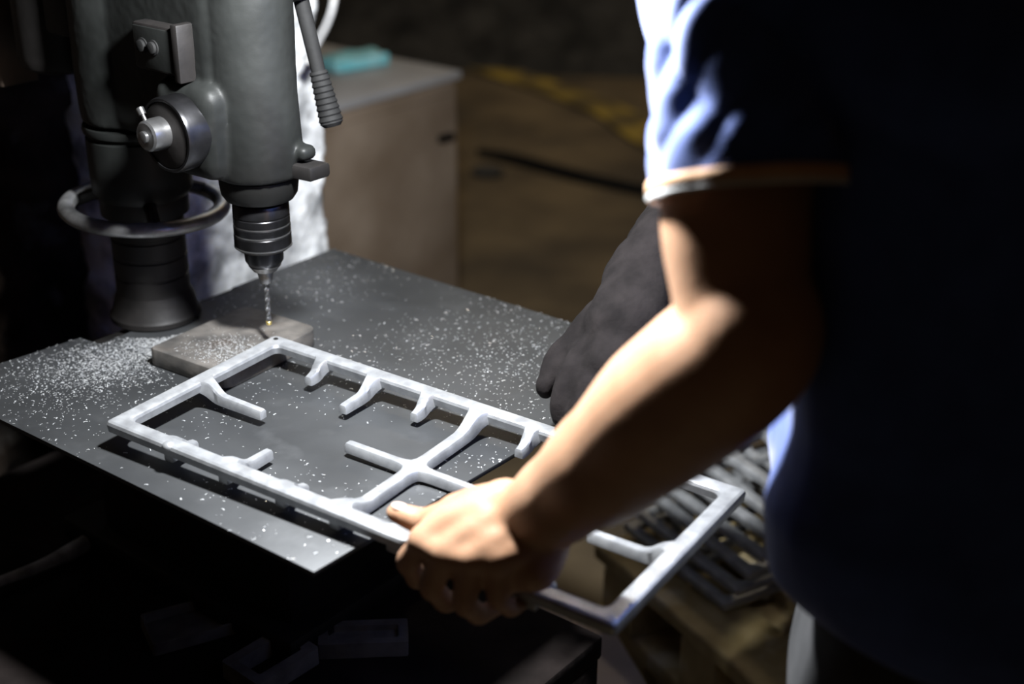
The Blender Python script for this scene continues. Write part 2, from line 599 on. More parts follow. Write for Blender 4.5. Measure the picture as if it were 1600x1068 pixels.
lathe(bm, hc + EB * 0.012, pn, [(0.012, 0.002), (0.022, 0.002), (0.0222, 0.0038), (0.029, 0.0042), (0.030, 0.0035)], 20)
dpart('locking_pin', bm, M['bright'], sh)

# switch box with two push buttons
bm = bmesh.new()
box(bm, hd(-0.068, 0.055, 1.2065), (0.066, 0.020, 0.048), EA, EB, bev=0.003)
box(bm, hd(-0.031, 0.056, 1.2065), (0.010, 0.026, 0.058), EA, EB, bev=0.002)
sw = dpart('switch_box', bm, M['black_iron'])
bm = bmesh.new()
box(bm, hd(-0.068, 0.0655, 1.2065), (0.060, 0.003, 0.042), EA, EB, bev=0.001)
dpart('cover_plate', bm, M['paint'], sw)
for a in (-0.083, -0.066):
    bm = bmesh.new()
    lathe(bm, hd(a, 0.0665, 1.2085), EB, [(0, 0.0078), (0.002, 0.0078), (0.0022, 0.0062), (0.005, 0.0060), (0.0055, 0.005), (0.0055, 0.001)], 28)
    dpart('push_button', bm, M['rubber'], sw)

# motor and its bracket behind the column
bm = bmesh.new()
mc = hd(-0.325, 0.0, 0)
lathe(bm, mc, UP, [(1.136, 0.012), (1.138, 0.036), (1.144, 0.046), (1.156, 0.050), (1.40, 0.050), (1.41, 0.04)], 48)
mo = dpart('motor', bm, M['black_iron'])
bm = bmesh.new()
box(bm, hd(-0.262, 0, 1.27), (0.05, 0.09, 0.16), EA, EB, bev=0.006)
dpart('motor_bracket', bm, M['black_iron'])
bm = bmesh.new()
box(bm, hd(-0.408, 0.012, 1.255), (0.016, 0.05, 0.29), EA, EB, bev=0.002)
dpart('mounting_rail', bm, M['grime'])

# chuck: ringed drum, nose, jaws and bit
bm = bmesh.new()
lathe(bm, SPX, UP, [(0.993, 0.020), (0.9935, 0.027), (0.996, 0.0298), (1.000, 0.0305), (1.0095, 0.0305), (1.0105, 0.0296), (1.0125, 0.0296), (1.0135, 0.0302),
                    (1.0200, 0.0302), (1.0208, 0.0292), (1.0222, 0.0292), (1.0230, 0.0300), (1.0300, 0.0300), (1.0308, 0.0294), (1.0318, 0.0294), (1.0326, 0.0300), (1.0420, 0.0298), (1.0450, 0.0285), (1.0470, 0.022), (1.052, 0.020)], 64)
ch = dpart('chuck', bm, M['chuck'])
for zz, r in ((0.9975, 0.0309), (1.0115, 0.0303), (1.0215, 0.0299)):
    bm = bmesh.new()
    lathe(bm, SPX, UP, [(zz - 0.0009, r - 0.002), (zz - 0.0007, r), (zz + 0.0007, r), (zz + 0.0009, r - 0.002)], 64)
    dpart('ring', bm, M['bright'], ch)
bm = bmesh.new()
lathe(bm, SPX, UP, [(0.9690, 0.010), (0.9695, 0.0135), (0.9765, 0.0185), (0.9800, 0.0205), (0.9935, 0.0212), (0.9936, 0.018)], 48)
dpart('nose_sleeve', bm, M['chuck'], ch)
bm = bmesh.new()
lathe(bm, SPX, UP, [(0.9672, 0.009), (0.9675, 0.0128), (0.9738, 0.0175), (0.9742, 0.0165)], 48)
dpart('nose_bevel', bm, M['bright'], ch)
bm = bmesh.new()
lathe(bm, SPX, UP, [(0.9525, 0.0045), (0.9528, 0.0062), (0.968, 0.0098), (0.970, 0.0098)], 12)
dpart('jaws', bm, M['worn_steel'], ch)
bm = bmesh.new()
rings = []
for i in range(60):                                       # twisted two-flute bit
    z = 0.9045 + i * 0.0008333
    a0 = i * 0.23
    rings.append([SPX + UP * z + Vector((math.cos(q * 2 * math.pi / 12 + a0), math.sin(q * 2 * math.pi / 12 + a0), 0)) * (0.0031 * (1.0 - 0.32 * max(0, math.cos(2 * q * 2 * math.pi / 12)))) for q in range(12)])
add_rings(bm, rings)
dpart('drill_bit', bm, M['bright'])
bm = bmesh.new()
lathe(bm, SPX, UP, [(0.9020, 0.0003), (0.9035, 0.0030), (0.9070, 0.0034), (0.9075, 0.0030)], 16)
dpart('bit_tip', bm, M['brass'])

# feed lever with rubber grip, on the far side
bm = bmesh.new()
la, lb = hd(-0.012, -0.08, 1.262), hd(0.012, -0.085, 1.158)
tube(bm, [la, (la + lb) / 2, lb], [0.0085, 0.0080, 0.0075], 14, 6)
lever = dpart('feed_lever', bm, M['rubber'])
bm = bmesh.new()
pr = []
dirv = (hd(0.024, -0.086, 1.116) - lb)
ln = dirv.length
k = 0
pr.append((-0.012, 0.006))
while k < 9:
    t = -0.012 + k * (ln + 0.012) / 9
    pr += [(t, 0.0090 + 0.0004 * k), (t + 0.003, 0.0102 + 0.0004 * k), (t + 0.0048, 0.0090 + 0.0004 * k)]
    k += 1
pr += [(ln, 0.0125), (ln + 0.004, 0.009)]
lathe(bm, lb, dirv, pr, 28)
dpart('grip', bm, M['rubber'], lever)
bm = bmesh.new()
lathe(bm, hd(-0.005, -0.046, 1.262), -EB, [(0, 0.020), (0.03, 0.019), (0.044, 0.016), (0.046, 0.012)], 32)
dpart('lever_hub', bm, M['black_iron'], lever)

# ------------------------------------------------------------------ clamping block under the drill
bl = [at(*p, 0.883) for p in ((227, 541), (356, 580), (497, 508), (385, 474))]
cen = sum(bl, Vector()) / 4
eu = ((bl[2] - bl[1]).normalized() + (bl[3] - bl[0]).normalized()).normalized()
ev = Vector((eu.y, -eu.x, 0))
lu = ((bl[2] - bl[1]).length + (bl[3] - bl[0]).length) / 2
lv = ((bl[1] - bl[0]).length + (bl[2] - bl[3]).length) / 2
# outline with rounded corners, larger at the front corner
def rrect(cx, lu, lv, rads, n=6):
    out = []
    cs = [(-lu / 2, -lv / 2, 180), (lu / 2, -lv / 2, 270), (lu / 2, lv / 2, 0), (-lu / 2, lv / 2, 90)]
    for (x, y, a0), r in zip(cs, rads):
        sx, sy = (1 if x < 0 else -1), (1 if y < 0 else -1)
        for k in range(n + 1):
            a = math.radians(a0 + 90 * k / n)
            out.append((x + sx * r + r * math.cos(a), y + sy * r + r * math.sin(a)))
    return out


bm = bmesh.new()
ol = [cen + eu * x + ev * y for x, y in rrect(0, lu, lv, (0.006, 0.010, 0.016, 0.014))]
prism(bm, [(p.x, p.y) for p in ol], ZT + 0.0002, 0.8812, bev=0.0022)
me_bm = bm
block = obj('steel_block', me_bm, M['slab'], sm=40)
tag(block, 'thick flat steel block on the plate under the drill bit', 'block')

# ------------------------------------------------------------------ hob grate
GA = Vector((-0.2601, 1.3628, 0.894))
GL, GW = 0.5634, 0.2421
yaw = -0.5755
g1 = Vector((math.cos(yaw), math.sin(yaw), -0.0196)).normalized()
g2 = Vector((math.sin(yaw), -math.cos(yaw), -0.0116))
g2 = (g2 - g1 * g1.dot(g2)).normalized()
g3 = g1.cross(g2).normalized()
if g3.z < 0:
    g3 = -g3
# local frame of a grate: x = length, y = width, z = depth below the flat frame side (downwards)
GM = Matrix(((g1.x, g2.x, -g3.x, GA.x), (g1.y, g2.y, -g3.y, GA.y), (g1.z, g2.z, -g3.z, GA.z), (0, 0, 0, 1)))
BW = 0.0175


def grate_frame():
    bm = bmesh.new()
    rings = []
    for ins, h, rad in ((0.0008, 0.0115, 0.004), (0.0, 0.004, 0.004), (0.0012, 0.0012, 0.004), (0.0035, 0.0, 0.004), (BW - 0.0035, 0, 0.006), (BW - 0.001, 0.0012, 0.008), (BW, 0.004, 0.009), (BW - 0.001, 0.0115, 0.008)):
        r = [Vector((GL / 2 + x, GW / 2 + y, h)) for x, y in rrect(0, GL - 2 * ins, GW - 2 * ins, (rad,) * 4, 6)]
        rings.append(r)
    add_rings(bm, rings, close=True)
    return bm


def sweep_bar(path, bm=None):
    """path: list of (x, y, top, bottom, half width): bar with chamfered top, in the grate's local frame"""
    bm = bm or bmesh.new()
    rings = []
    n = len(path)
    for i, (x, y, tp, bt, hw) in enumerate(path):
        a, b = path[max(i - 1, 0)], path[min(i + 1, n - 1)]
        d = Vector((b[0] - a[0], b[1] - a[1], 0)).normalized()
        s = Vector((-d.y, d.x, 0))
        p = Vector((x, y, 0))
        c = min(0.0016, hw * 0.4)
        def q(k, h):
            return p + s * k + Vector((0, 0, h))
        rings.append([q(-hw * 1.04, bt), q(-hw, tp + c * 1.3), q(-hw + c, tp), q(hw - c, tp), q(hw, tp + c * 1.3), q(hw * 1.04, bt)])
    add_rings(bm, rings)
    return bm


def finger(x0, y0, dx, dy, length):
    """finger leaving the frame at x0, y0, dipping to the pan side"""
    prof = [(0.000, 0.0002, 0.012, 0.0125), (0.003, 0.0003, 0.013, 0.0100), (0.006, 0.0008, 0.0155, 0.0078), (0.010, 0.0022, 0.0185, 0.0064), (0.014, 0.0048, 0.0208, 0.0058),
            (0.018, 0.0080, 0.0222, 0.0054), (0.022, 0.0108, 0.0228, 0.0052), (0.027, 0.0126, 0.0230, 0.0051)]
    L = length
    k = min(1.0, L / 0.036)
    path = []
    for s, tp, bt, hw in prof:
        path.append((x0 + dx * s * k, y0 + dy * s * k, tp, bt, hw))
    last = prof[-1]
    path.append((x0 + dx * (L - 0.003), y0 + dy * (L - 0.003), 0.0134, 0.0230, 0.0048))
    path.append((x0 + dx * (L - 0.0008), y0 + dy * (L - 0.0008), 0.0138, 0.0229, 0.0044))
    path.append((x0 + dx * L, y0 + dy * L, 0.0155, 0.0225, 0.0034))
    return sweep_bar(path)


def make_grate(name, m, label, group=None, hole=False):
    root = empty(name, (0, 0, 0), label, 'grate', group)
    obj('frame', grate_frame(), m, root, 24)
    us = [0.080, 0.150, 0.219]
    us = us + [GL - u for u in us]
    ls = [0.040, 0.068, 0.040] * 2
    e = BW - 0.004
    for u, l in zip(us, ls):
        obj('support_finger', finger(u, e, 0, 1, l - e), m, root, 40)
        obj('support_finger', finger(u, GW - e, 0, -1, l - e), m, root, 40)
    for u in us + [GL / 2]:
        for v in (0.0105, GW - 0.0105):
            bm = bmesh.new()
            box(bm, (u, v, 0.0155), (0.0115, 0.0130, 0.011), bev=0.0015)
            obj('foot', bm, m, root, 40)
    obj('support_finger', finger(e, GW / 2, 1, 0, 0.093 - e), m, root, 40)
    obj('support_finger', finger(GL - e, GW / 2, -1, 0, 0.093 - e), m, root, 40)
    # cross bar in the middle with its two arms
    path = []
    prof = [(0.000, 0.0002, 0.012, 0.0150), (0.004, 0.0003, 0.013, 0.0115), (0.008, 0.0008, 0.0155, 0.0092), (0.014, 0.0026, 0.0195, 0.0078), (0.020, 0.0060, 0.0220, 0.0072), (0.027, 0.0098, 0.0228, 0.0070), (0.036, 0.0126, 0.0230, 0.0070), (0.060, 0.0130, 0.0230, 0.0070)]
    mid = [(GW / 2 - 0.020, 0.0130, 0.0230, 0.0070), (GW / 2 - 0.012, 0.0130, 0.0230, 0.0076), (GW / 2 - 0.006, 0.0130, 0.0230, 0.0105)]
    half = [(e + s, a, b, c) for s, a, b, c in prof] + mid
    full = half + [(GW / 2, 0.0130, 0.0230, 0.0125)] + [(GW - y, a, b, c) for y, a, b, c in reversed(half)]
    obj('cross_bar', sweep_bar([(GL / 2, y, a, b, c) for y, a, b, c in full]), m, root, 40)
    for s in (-1, 1):
        pa = [(GL / 2 + s * d, GW / 2, t, b, w) for d, t, b, w in ((0.004, 0.01302, 0.0229, 0.0110), (0.009, 0.01302, 0.0229, 0.0080), (0.014, 0.0131, 0.0229, 0.0062), (0.022, 0.0132, 0.0230, 0.0054), (0.077, 0.0134, 0.0230, 0.0051), (0.0802, 0.0138, 0.0229, 0.0046), (0.0815, 0.0155, 0.0226, 0.0036))]
        obj('cross_arm', sweep_bar(pa), m, root, 40)
    if hole:
        bm = bmesh.new()
        lathe(bm, (0.0095, 0.0095, -0.0003), (0, 0, 1), [(0, 0.0012), (0, 0.0028), (0.0008, 0.0028), (0.0008, 0.0012)], 20)
        obj('drilled_hole', bm, M['black_iron'], root)
        bm = bmesh.new()
        ball(bm, (0.083, GW - 0.004, 0.003), 0.0062, 1.1, 1, 0.8)
        obj('casting_boss', bm, m, root)
    return root


grate = make_grate('hob_grate', M['iron'], 'long bright grey cast hob grate held in the hand under the drill', hole=True)
grate.matrix_world = GM

# ------------------------------------------------------------------ pallets and the pile of raw grates
p1 = Vector((0.50, -0.866, 0))
p2 = Vector((0.866, 0.50, 0))
PO = at(930, 850, 0.40)
PO.z = 0


def plank(l, w, t, seed, nick=0.002):
    random.seed(seed)
    bm = bmesh.new()
    n = 14
    rings = []
    for i in range(n + 1):
        x = l * i / n
        j = [random.uniform(-nick, nick) for _ in range(4)]
        c = 0.003
        rings.append([Vector((x, y + jj, z)) for (y, z), jj in zip(((0, 0), (w, 0), (w, t - c), (w - c, t), (c, t), (0, t - c)), (j[0], j[1], j[2], j[2], j[3], j[3]))])
    add_rings(bm, rings)
    return bm


def make_pallet(label, group):
    root = empty('wooden_pallet', (0, 0, 0), label, 'pallet', group)
    x = 0
    for i in range(5):
        o = obj('deck_board', plank(0.50, 0.105, 0.022, 10 + i), M['wood'], root, 30)
        o.location = (0, i * 0.165, 0.108)
    for i in range(3):
        o = obj('stringer', plank(0.765, 0.075, 0.086, 30 + i, 0.001), M['wood'], root, 30)
        o.rotation_euler = (0, 0, math.pi / 2)
        o.location = (0.10 + i * 0.1925, 0, 0.022)
    for i in range(3):
        o = obj('bottom_board', plank(0.50, 0.09, 0.022, 50 + i), M['wood'], root, 30)
        o.location = (0, i * 0.33 + 0.004, 0)
    return root


labels = ['topmost wooden pallet carrying the pile of dark raw grates', 'middle wooden pallet in the stack beneath the raw grates', 'lowest wooden pallet standing on the floor beneath the raw grates']
pal = make_pallet(labels[0], 'stacked wooden pallets')
PA = Matrix(((p1.x, p2.x, 0, 0), (p1.y, p2.y, 0, 0), (0, 0, 1, 0), (0, 0, 0, 1)))


def place(root, p, M3=PA):
    root.matrix_world = Matrix.Translation(p) @ M3


ptop = PO - p2 * 0.0
for i, lb_ in enumerate(labels):
    r = pal if i == 0 else copy_tree(pal)
    r['label'] = lb_
    place(r, ptop + UP * (0.27 - 0.1315 * i + 0.0) - p2 * (0.0, -0.012, 0.006)[i] + p1 * (0, 0.02, -0.01)[i])

raw = make_grate('raw_grate', M['iron_dark'], 'dark raw cast grate in the pile on the pallet', 'raw grates piled on the pallet')
random.seed(4)
# pan side up: local z axis up, so fingers stand above the frame
def pile_matrix(p, ang, roll=0.0, flip=True):
    a = p2 * math.cos(ang) + p1 * math.sin(ang)
    b = p1 * math.cos(ang) - p2 * math.sin(ang)
    z = a.cross(b)
    R3 = Matrix(((a.x, b.x, z.x, 0), (a.y, b.y, z.y, 0), (a.z, b.z, z.z, 0), (0, 0, 0, 1)))
    return Matrix.Translation(p) @ R3 @ Matrix.Rotation(roll, 4, 'Y')


zt = 0.4005
k = 0
PP = PO + p1 * 0.0 + p2 * 0.05
ords = ['lowest', 'second', 'third', 'fourth', 'fifth', 'sixth', 'topmost']
for i in range(7):
    off = PP + p2 * (0.014 * i + random.uniform(-0.006, 0.006)) + p1 * (0.008 + random.uniform(-0.008, 0.008) + (0.008 if i % 2 else 0)) + UP * (zt + 0.0242 * (i + 1))
    r = raw if k == 0 else copy_tree(raw)
    k += 1
    r.matrix_world = pile_matrix(off, random.uniform(-0.05, 0.05))
    r['label'] = 'dark raw cast grate lying in the flat pile on the pallet, %s of its pile' % ords[i]
ords2 = ['lowest', 'second', 'third', 'fourth', 'fifth', 'sixth', 'seventh', 'eighth', 'topmost']
for i in range(9):
    off = PO + p1 * (0.290 + random.uniform(-0.008, 0.008)) + p2 * (0.17 + random.uniform(-0.012, 0.012)) + UP * (zt + 0.0242 * (i + 1))
    r = copy_tree(raw)
    r.matrix_world = pile_matrix(off, random.uniform(-0.03, 0.03))
    r['label'] = 'dark raw cast grate stacked beside the trousers, %s of its stack' % ords2[i]

# pale cardboard sheet between bench and pallets
bm = bmesh.new()
cs = [at(*p, 0.30) for p in ((800, 925), (960, 985), (1030, 1100), (870, 1120))]
cc = sum(cs, Vector()) / 4
prism(bm, [(p.x, p.y) for p in cs], 0.296, 0.301, bev=0.0008)
prism(bm, [((p.x - cc.x) * 0.94 + cc.x, (p.y - cc.y) * 0.94 + cc.y) for p in cs], 0.0, 0.297)
# ------------------------------------------------------------------ offcuts on the bench
card = obj('cardboard_box', bm, M['card'], sm=30)
tag(card, 'pale closed cardboard box between the bench and the pallets', 'box')


def tray(name, p, lx, ly, h, t, ang, label, closed=True, m='scrap'):
    bm = bmesh.new()
    rings = []
    for ins, z in ((0, 0), (0, h), (t, h), (t, t if closed else 0.0005)):
        rings.append([Vector((x, y, z)) for x, y in rrect(0, lx - 2 * ins, ly - 2 * ins, (0.003,) * 4, 3)])
    if closed:
        add_rings(bm, rings)
    else:
        add_rings(bm, rings, close=True)
    for v in bm.verts:
        v.co.z += 0.0012 * noise.noise(v.co * 60)
        v.co.x += 0.0012 * noise.noise(v.co * 50 + Vector((4, 2, 0)))
    o = obj(name, bm, M[m], sm=30)
    o.location = p
    o.rotation_euler = (0, 0, ang)
    tag(o, label, 'offcut')
    return o


def mid_of(ps, z=0.6):
    q = [at(*p, z) for p in ps]
    return sum(q, Vector()) / len(q), q


ZB = 0.6012
c, q = mid_of(((225, 975), (350, 942), (364, 990), (237, 1032)))
tray('channel_offcut', (c.x, c.y, ZB), (q[1] - q[0]).length, (q[3] - q[0]).length * 0.9, 0.014, 0.003, math.atan2(*(q[1] - q[0]).yx), 'long rectangular sooty steel tray offcut lying on the dark bench')
c, q = mid_of(((388, 965), (470, 915), (492, 945), (432, 992)))
tray('channel_offcut', (c.x, c.y, ZB), (q[1] - q[0]).length, (q[3] - q[0]).length, 0.018, 0.003, math.atan2(*(q[1] - q[0]).yx), 'short sooty steel tray offcut lying under the plate corner')
c, q = mid_of(((345, 1065), (440, 1008), (490, 1030), (420, 1090)))
tray('cast_ring_offcut', (c.x, c.y, ZB), (q[1] - q[0]).length, (q[3] - q[0]).length, 0.020, 0.012, math.atan2(*(q[1] - q[0]).yx), 'thick rough rectangular ring casting among the bench offcuts', False)
c, q = mid_of(((503, 990), (640, 985), (632, 1035), (500, 1028)))
tray('slab_offcut', (c.x, c.y, ZB), (q[1] - q[0]).length, (q[3] - q[0]).length, 0.018, 0.010, math.atan2(*(q[1] - q[0]).yx), 'wide rough steel slab offcut with hollow top on the dark bench')
for (pa, pb, lb_) in (((520, 955), (548, 985), 'thin bright steel wire offcut beside the tray offcuts'), ((312, 900), (326, 897), 'tiny steel sliver on the dark bench below the plate')):
    bm = bmesh.new()
    a, b = at(*pa, ZB), at(*pb, ZB)
    a.z = b.z = ZB + 0.0012
    tube(bm, [a, (a + b) / 2 + UP * 0.001, b], 0.0012, 8, 4)
    tag(obj('wire_offcut', bm, M['worn_steel']), lb_, 'wire')

bm = bmesh.new()
hp = [at(-60, 935, 0.613), at(0, 908, 0.613), at(60, 885, 0.613), at(120, 856, 0.613), at(160, 828, 0.613), at(190, 795, 0.613), at(215, 760, 0.613)]
tube(bm, hp, [0.006, 0.006, 0.007, 0.010, 0.010, 0.006, 0.005], 14, 8)
tag(obj('dusty_hose', bm, M['dusty_hose']), 'dusty grey hose curving over the dark bench by the dark wall', 'hose')

# grey cable by the pillar edge
bm = bmesh.new()
hp = [atd(528, -60, 1.86), atd(522, 0, 1.86), atd(512, 35, 1.87), atd(495, 68, 1.885), atd(478, 98, 1.89)]
hp = [p for p in hp]
tube(bm, hp, 0.0068, 14, 10)
tag(obj('power_cable', bm, M['cable']), 'pale grey cable hanging along the pillar edge', 'cable')

# ------------------------------------------------------------------ cabinet with mint packet
zc = 0.75
k0 = at(722, 110, zc)
cabE = (k0 + EB * 0.30 - EA * 0.31)
cab = empty('storage_cabinet', (cabE.x, cabE.y, 0), 'brown storage cabinet with grey top behind the pillar', 'cabinet')
bm = bmesh.new()
box(bm, (0, 0, 0.365), (0.60, 0.58, 0.73), EA, EB, bev=0.004)
obj('body', bm, M['cabinet'], cab)
bm = bmesh.new()
box(bm, (0, 0, 0.74), (0.62, 0.60, 0.02), EA, EB, bev=0.004)
obj('top', bm, M['cabinet_top'], cab)
bm = bmesh.new()
box(bm, EA * 0.304 + UP * 0.36, (0.012, 0.54, 0.68), EA, EB, bev=0.003)
dr = obj('door', bm, M['cabinet'], cab)
bm = bmesh.new()
box(bm, EA * 0.318 - EB * 0.23 + UP * 0.60, (0.016, 0.05, 0.018), EA, EB, bev=0.004)
obj('handle', bm, M['black_iron'], dr)
bm = bmesh.new()
n1, n2 = at(513, 112, zc), at(596, 98, zc)
dd = (n2 - n1).normalized()
pc = (n1 + n2) / 2
bb = bmesh.new()
box(bb, (0, 0, 0), ((n2 - n1).length, 0.075, 0.030), dd, UP.cross(dd), bev=0.006)
bmesh.ops.subdivide_edges(bb, edges=list(bb.edges), cuts=3, use_grid_fill=True)
for v in bb.verts:
    if v.co.z > 0:
        v.co.z += 0.010 * noise.noise(v.co * 45)
merge(bm, bb)
o = obj('mint_packet', bm, M['mint'], sm=50)
o.location = (pc.x, pc.y, zc + 0.0165)
tag(o, 'crumpled mint green packet lying on the cabinet top', 'packet')

# ------------------------------------------------------------------ floor clutter far behind
bm = bmesh.new()
r0 = [at(748, 236, 0.02), at(800, 246, 0.02), at(860, 262, 0.02), at(930, 280, 0.02), at(1000, 296, 0.02), at(1080, 318, 0.02)]
tube(bm, r0, [0.014, 0.018, 0.020, 0.020, 0.020, 0.020], 12, 6)
tag(obj('floor_hose', bm, M['rubber']), 'long dark hose lying across the sandy floor', 'hose')
bm = bmesh.new()
for i in range(18):
    pass
ball(bm, at(762, 268, 0.015), 0.05, 1.2, 1, 0.45)
o = obj('stone_lump', bm, M['heap'], sm=180)
tag(o, 'small dark lump on the sandy floor near the cabinet', 'lump')

bm = bmesh.new()
def heap_fn(p, u, v):
    e = min(1, 5 * min(u, 1 - u)) * min(1, 4.0 * min(v, 1 - v))
    h = 0.75 * e * (0.75 + 0.4 * noise.noise(p * 1.1)) + 0.16 * e * noise.noise(p * 4.2) + 0.07 * e * noise.noise(p * 11)
    return Vector((p.x, p.y, h - 0.01))
grid(bm, Vector((-3.0, 6.9, 0)), Vector((6.2, -0.9, 0)), Vector((0, 2.8, 0)), 150, 70, heap_fn)
o = obj('coke_heap', bm, M['heap'], sm=180)
tag(o, 'black rubbly heap along the far side of the hall', 'heap', kind='stuff')

# ------------------------------------------------------------------ worker
FW = Vector((-0.97, 0.22, 0)).normalized()
RT = Vector((0.22, 0.97, 0)).normalized()
PE = Vector((0.342, 0.900, 0))
person = empty('person', (PE.x, PE.y, 0), 'worker in a blue T-shirt and grey trousers holding the bright grate', 'person')


def pp(name, bm, m, sm=180, label=None, parent=None):
    o = obj(name, bm, m, parent or person, sm, label)
    if parent is None:
        o.matrix_parent_inverse = Matrix.Translation(-person.location)
    return o


def bd(f, r, z):
    return PE + FW * f + RT * r + UP * z


LSH = atd(1172, -40, 0.885)                               # left shoulder, elbow, wrist
LEL = atd(1160, 560, 0.885)
LWR = atd(838, 806, 1.055)
RSH = bd(0.11, 0.20, 1.335)
REL = Vector((0.27, 1.42, 1.075))
RWR = atd(1015, 440, 1.36)


def torso_rings(bm, secs, n=32):
    rings = []
    for f, z, rf, rr_, ro in secs:
        c = bd(f, ro, z)
        ring = []
        for k in range(n):
            a = k * 2 * math.pi / n
            ca, sa = math.cos(a), math.sin(a)
            e = 4.0
            q = (abs(ca) ** e + abs(sa) ** e) ** (-1 / e)
            ring.append(c + FW * (ca * q * rf) + RT * (sa * q * rr_))
        rings.append(ring)
    add_rings(bm, rings)


bm = bmesh.new()
torso_rings(bm, [(0.0, 0.78, 0.085, 0.13, 0), (0.0, 0.86, 0.10, 0.15, 0), (0.0, 0.98, 0.09, 0.135, 0), (-0.01, 1.10, 0.08, 0.125, 0.02), (0.0, 1.22, 0.085, 0.13, 0.03), (0.03, 1.30, 0.08, 0.14, 0.03), (0.05, 1.36, 0.055, 0.11, 0.02), (0.07, 1.385, 0.045, 0.06, 0.01)])
tube(bm, [bd(0.085, 0, 1.33), bd(0.10, 0, 1.40), bd(0.12, 0, 1.46)], [0.06, 0.052, 0.052], 20, 5, round_ends=True)
# head
hc_ = bd(0.135, 0, 1.545)
HR = Matrix(((FW.x, RT.x, 0), (FW.y, RT.y, 0), (0, 0, 1)))
ball(bm, hc_, 0.1, 0.95, 0.76, 1.12, HR, 28, 20)
ball(bm, hc_ + FW * 0.035 - UP * 0.05, 0.07, 0.85, 0.8, 0.9, HR)
tube(bm, [hc_ + FW * 0.088 + UP * 0.012, hc_ + FW * 0.104 - UP * 0.018, hc_ + FW * 0.098 - UP * 0.03], [0.008, 0.012, 0.010], 12, 5, round_ends=True)
for s in (-1, 1):
    ball(bm, hc_ + RT * 0.077 * s - FW * 0.005 - UP * 0.01, 0.03, 0.6, 0.25, 1, HR)
    tube(bm, [hc_ + FW * 0.088 + RT * 0.01 * s + UP * 0.026, hc_ + FW * 0.083 + RT * 0.035 * s + UP * 0.027], 0.008, 10, 3, round_ends=True)
tube(bm, [hc_ + FW * 0.088 - RT * 0.02 - UP * 0.054, hc_ + FW * 0.097 - UP * 0.053, hc_ + FW * 0.088 + RT * 0.02 - UP * 0.054], [0.005, 0.008, 0.005], 10, 4, round_ends=True)
# legs
for s in (-1, 1):
    tube(bm, [bd(0.0, 0.085 * s, 0.84), bd(0.02, 0.09 * s, 0.62), bd(0.03, 0.095 * s, 0.45), bd(0.0, 0.10 * s, 0.28), bd(0.0, 0.10 * s, 0.08)], [0.085, 0.070, 0.052, 0.050, 0.036], 20, 6, round_ends=True)
    tube(bm, [bd(-0.04, 0.10 * s, 0.045), bd(0.06, 0.105 * s, 0.04), bd(0.15, 0.11 * s, 0.03)], [0.036, 0.038, 0.026], 16, 5, round_ends=True)
# left arm: upper arm, elbow, forearm
tube(bm, [LSH + RT * 0.03, LSH, LSH.lerp(LEL, 0.3), LSH.lerp(LEL, 0.62) + FW * 0.006, LSH.lerp(LEL, 0.88)], [0.042, 0.047, 0.052, 0.0497, 0.045], 28, 8, round_ends=True)
fa = LWR - LEL
side = fa.cross(UP).normalized()
tube(bm, [LSH.lerp(LEL, 0.80), LEL + (LEL - LSH).normalized() * -0.01 - fa.normalized() * 0.006, LEL + fa * 0.14 + UP * 0.006, LEL + fa * 0.32 + UP * 0.006, LEL + fa * 0.60, LEL + fa * 0.84, LWR, LWR + fa * 0.08],
     [0.044, 0.048, 0.0522, 0.0515, 0.0445, 0.0365, 0.033, 0.032], 28, 8, hint=UP, aspect=[1, 1, 1, 1.0, 1.0, 0.96, 0.92, 0.9], round_ends=True)
# right arm
tube(bm, [RSH - RT * 0.03, RSH, RSH.lerp(REL, 0.5), REL], [0.058, 0.060, 0.052, 0.044], 20, 6, round_ends=True)
tube(bm, [REL, REL.lerp(RWR, 0.3), RWR], [0.044, 0.045, 0.03], 20, 6, round_ends=True)
# left hand: palm and five fingers closed round the front bar
def A3(p):
    return atd(*p)


WRC = LWR
K = {'i': (662, 844, 1.072), 'm': (696, 862, 1.058), 'r': (738, 870, 1.048), 'p': (782, 868, 1.043)}
mc_ = {k: A3(v) for k, v in K.items()}
wr_off = {'i': (790, 782, 1.066), 'm': (810, 800, 1.058), 'r': (828, 826, 1.052), 'p': (846, 850, 1.052)}
for k in 'imrp':
    w = A3(wr_off[k])
    kk = mc_[k]
    md = w.lerp(kk, 0.5) + UP * 0.003
    tube(bm, [w, md, kk], [0.0185, 0.0165, 0.0135], 16, 6, round_ends=True)
# knuckle webbing
tube(bm, [mc_['i'], mc_['m'], mc_['r'], mc_['p']], [0.0125, 0.0125, 0.012, 0.0115], 14, 5, round_ends=True)
tube(bm, [A3((760, 800, 1.064)), A3((758, 835, 1.056)), A3((778, 866, 1.048))], 0.018, 14, 5, round_ends=True)
fing = {
    'i': [(662, 844, 1.072), (638, 876, 1.096), (652, 904, 1.120), (684, 900, 1.134)],
    'm': [(696, 862, 1.058), (674, 914, 1.080), (696, 940, 1.102), (728, 932, 1.116)],
    'r': [(738, 870, 1.048), (726, 940, 1.068), (748, 960, 1.092), (776, 948, 1.104)],
    'p': [(782, 868, 1.043), (778, 932, 1.062), (798, 950, 1.082), (820, 938, 1.092)]}
tube(bm, [A3((856, 852, 1.052)), A3((836, 885, 1.054)), A3((806, 898, 1.062))], [0.018, 0.020, 0.014], 16, 5, round_ends=True)
rad = {'i': [0.0120, 0.0102, 0.0090, 0.0078], 'm': [0.0122, 0.0104, 0.0092, 0.0080], 'r': [0.0118, 0.0100, 0.0088, 0.0076], 'p': [0.0108, 0.0088, 0.0078, 0.0068]}
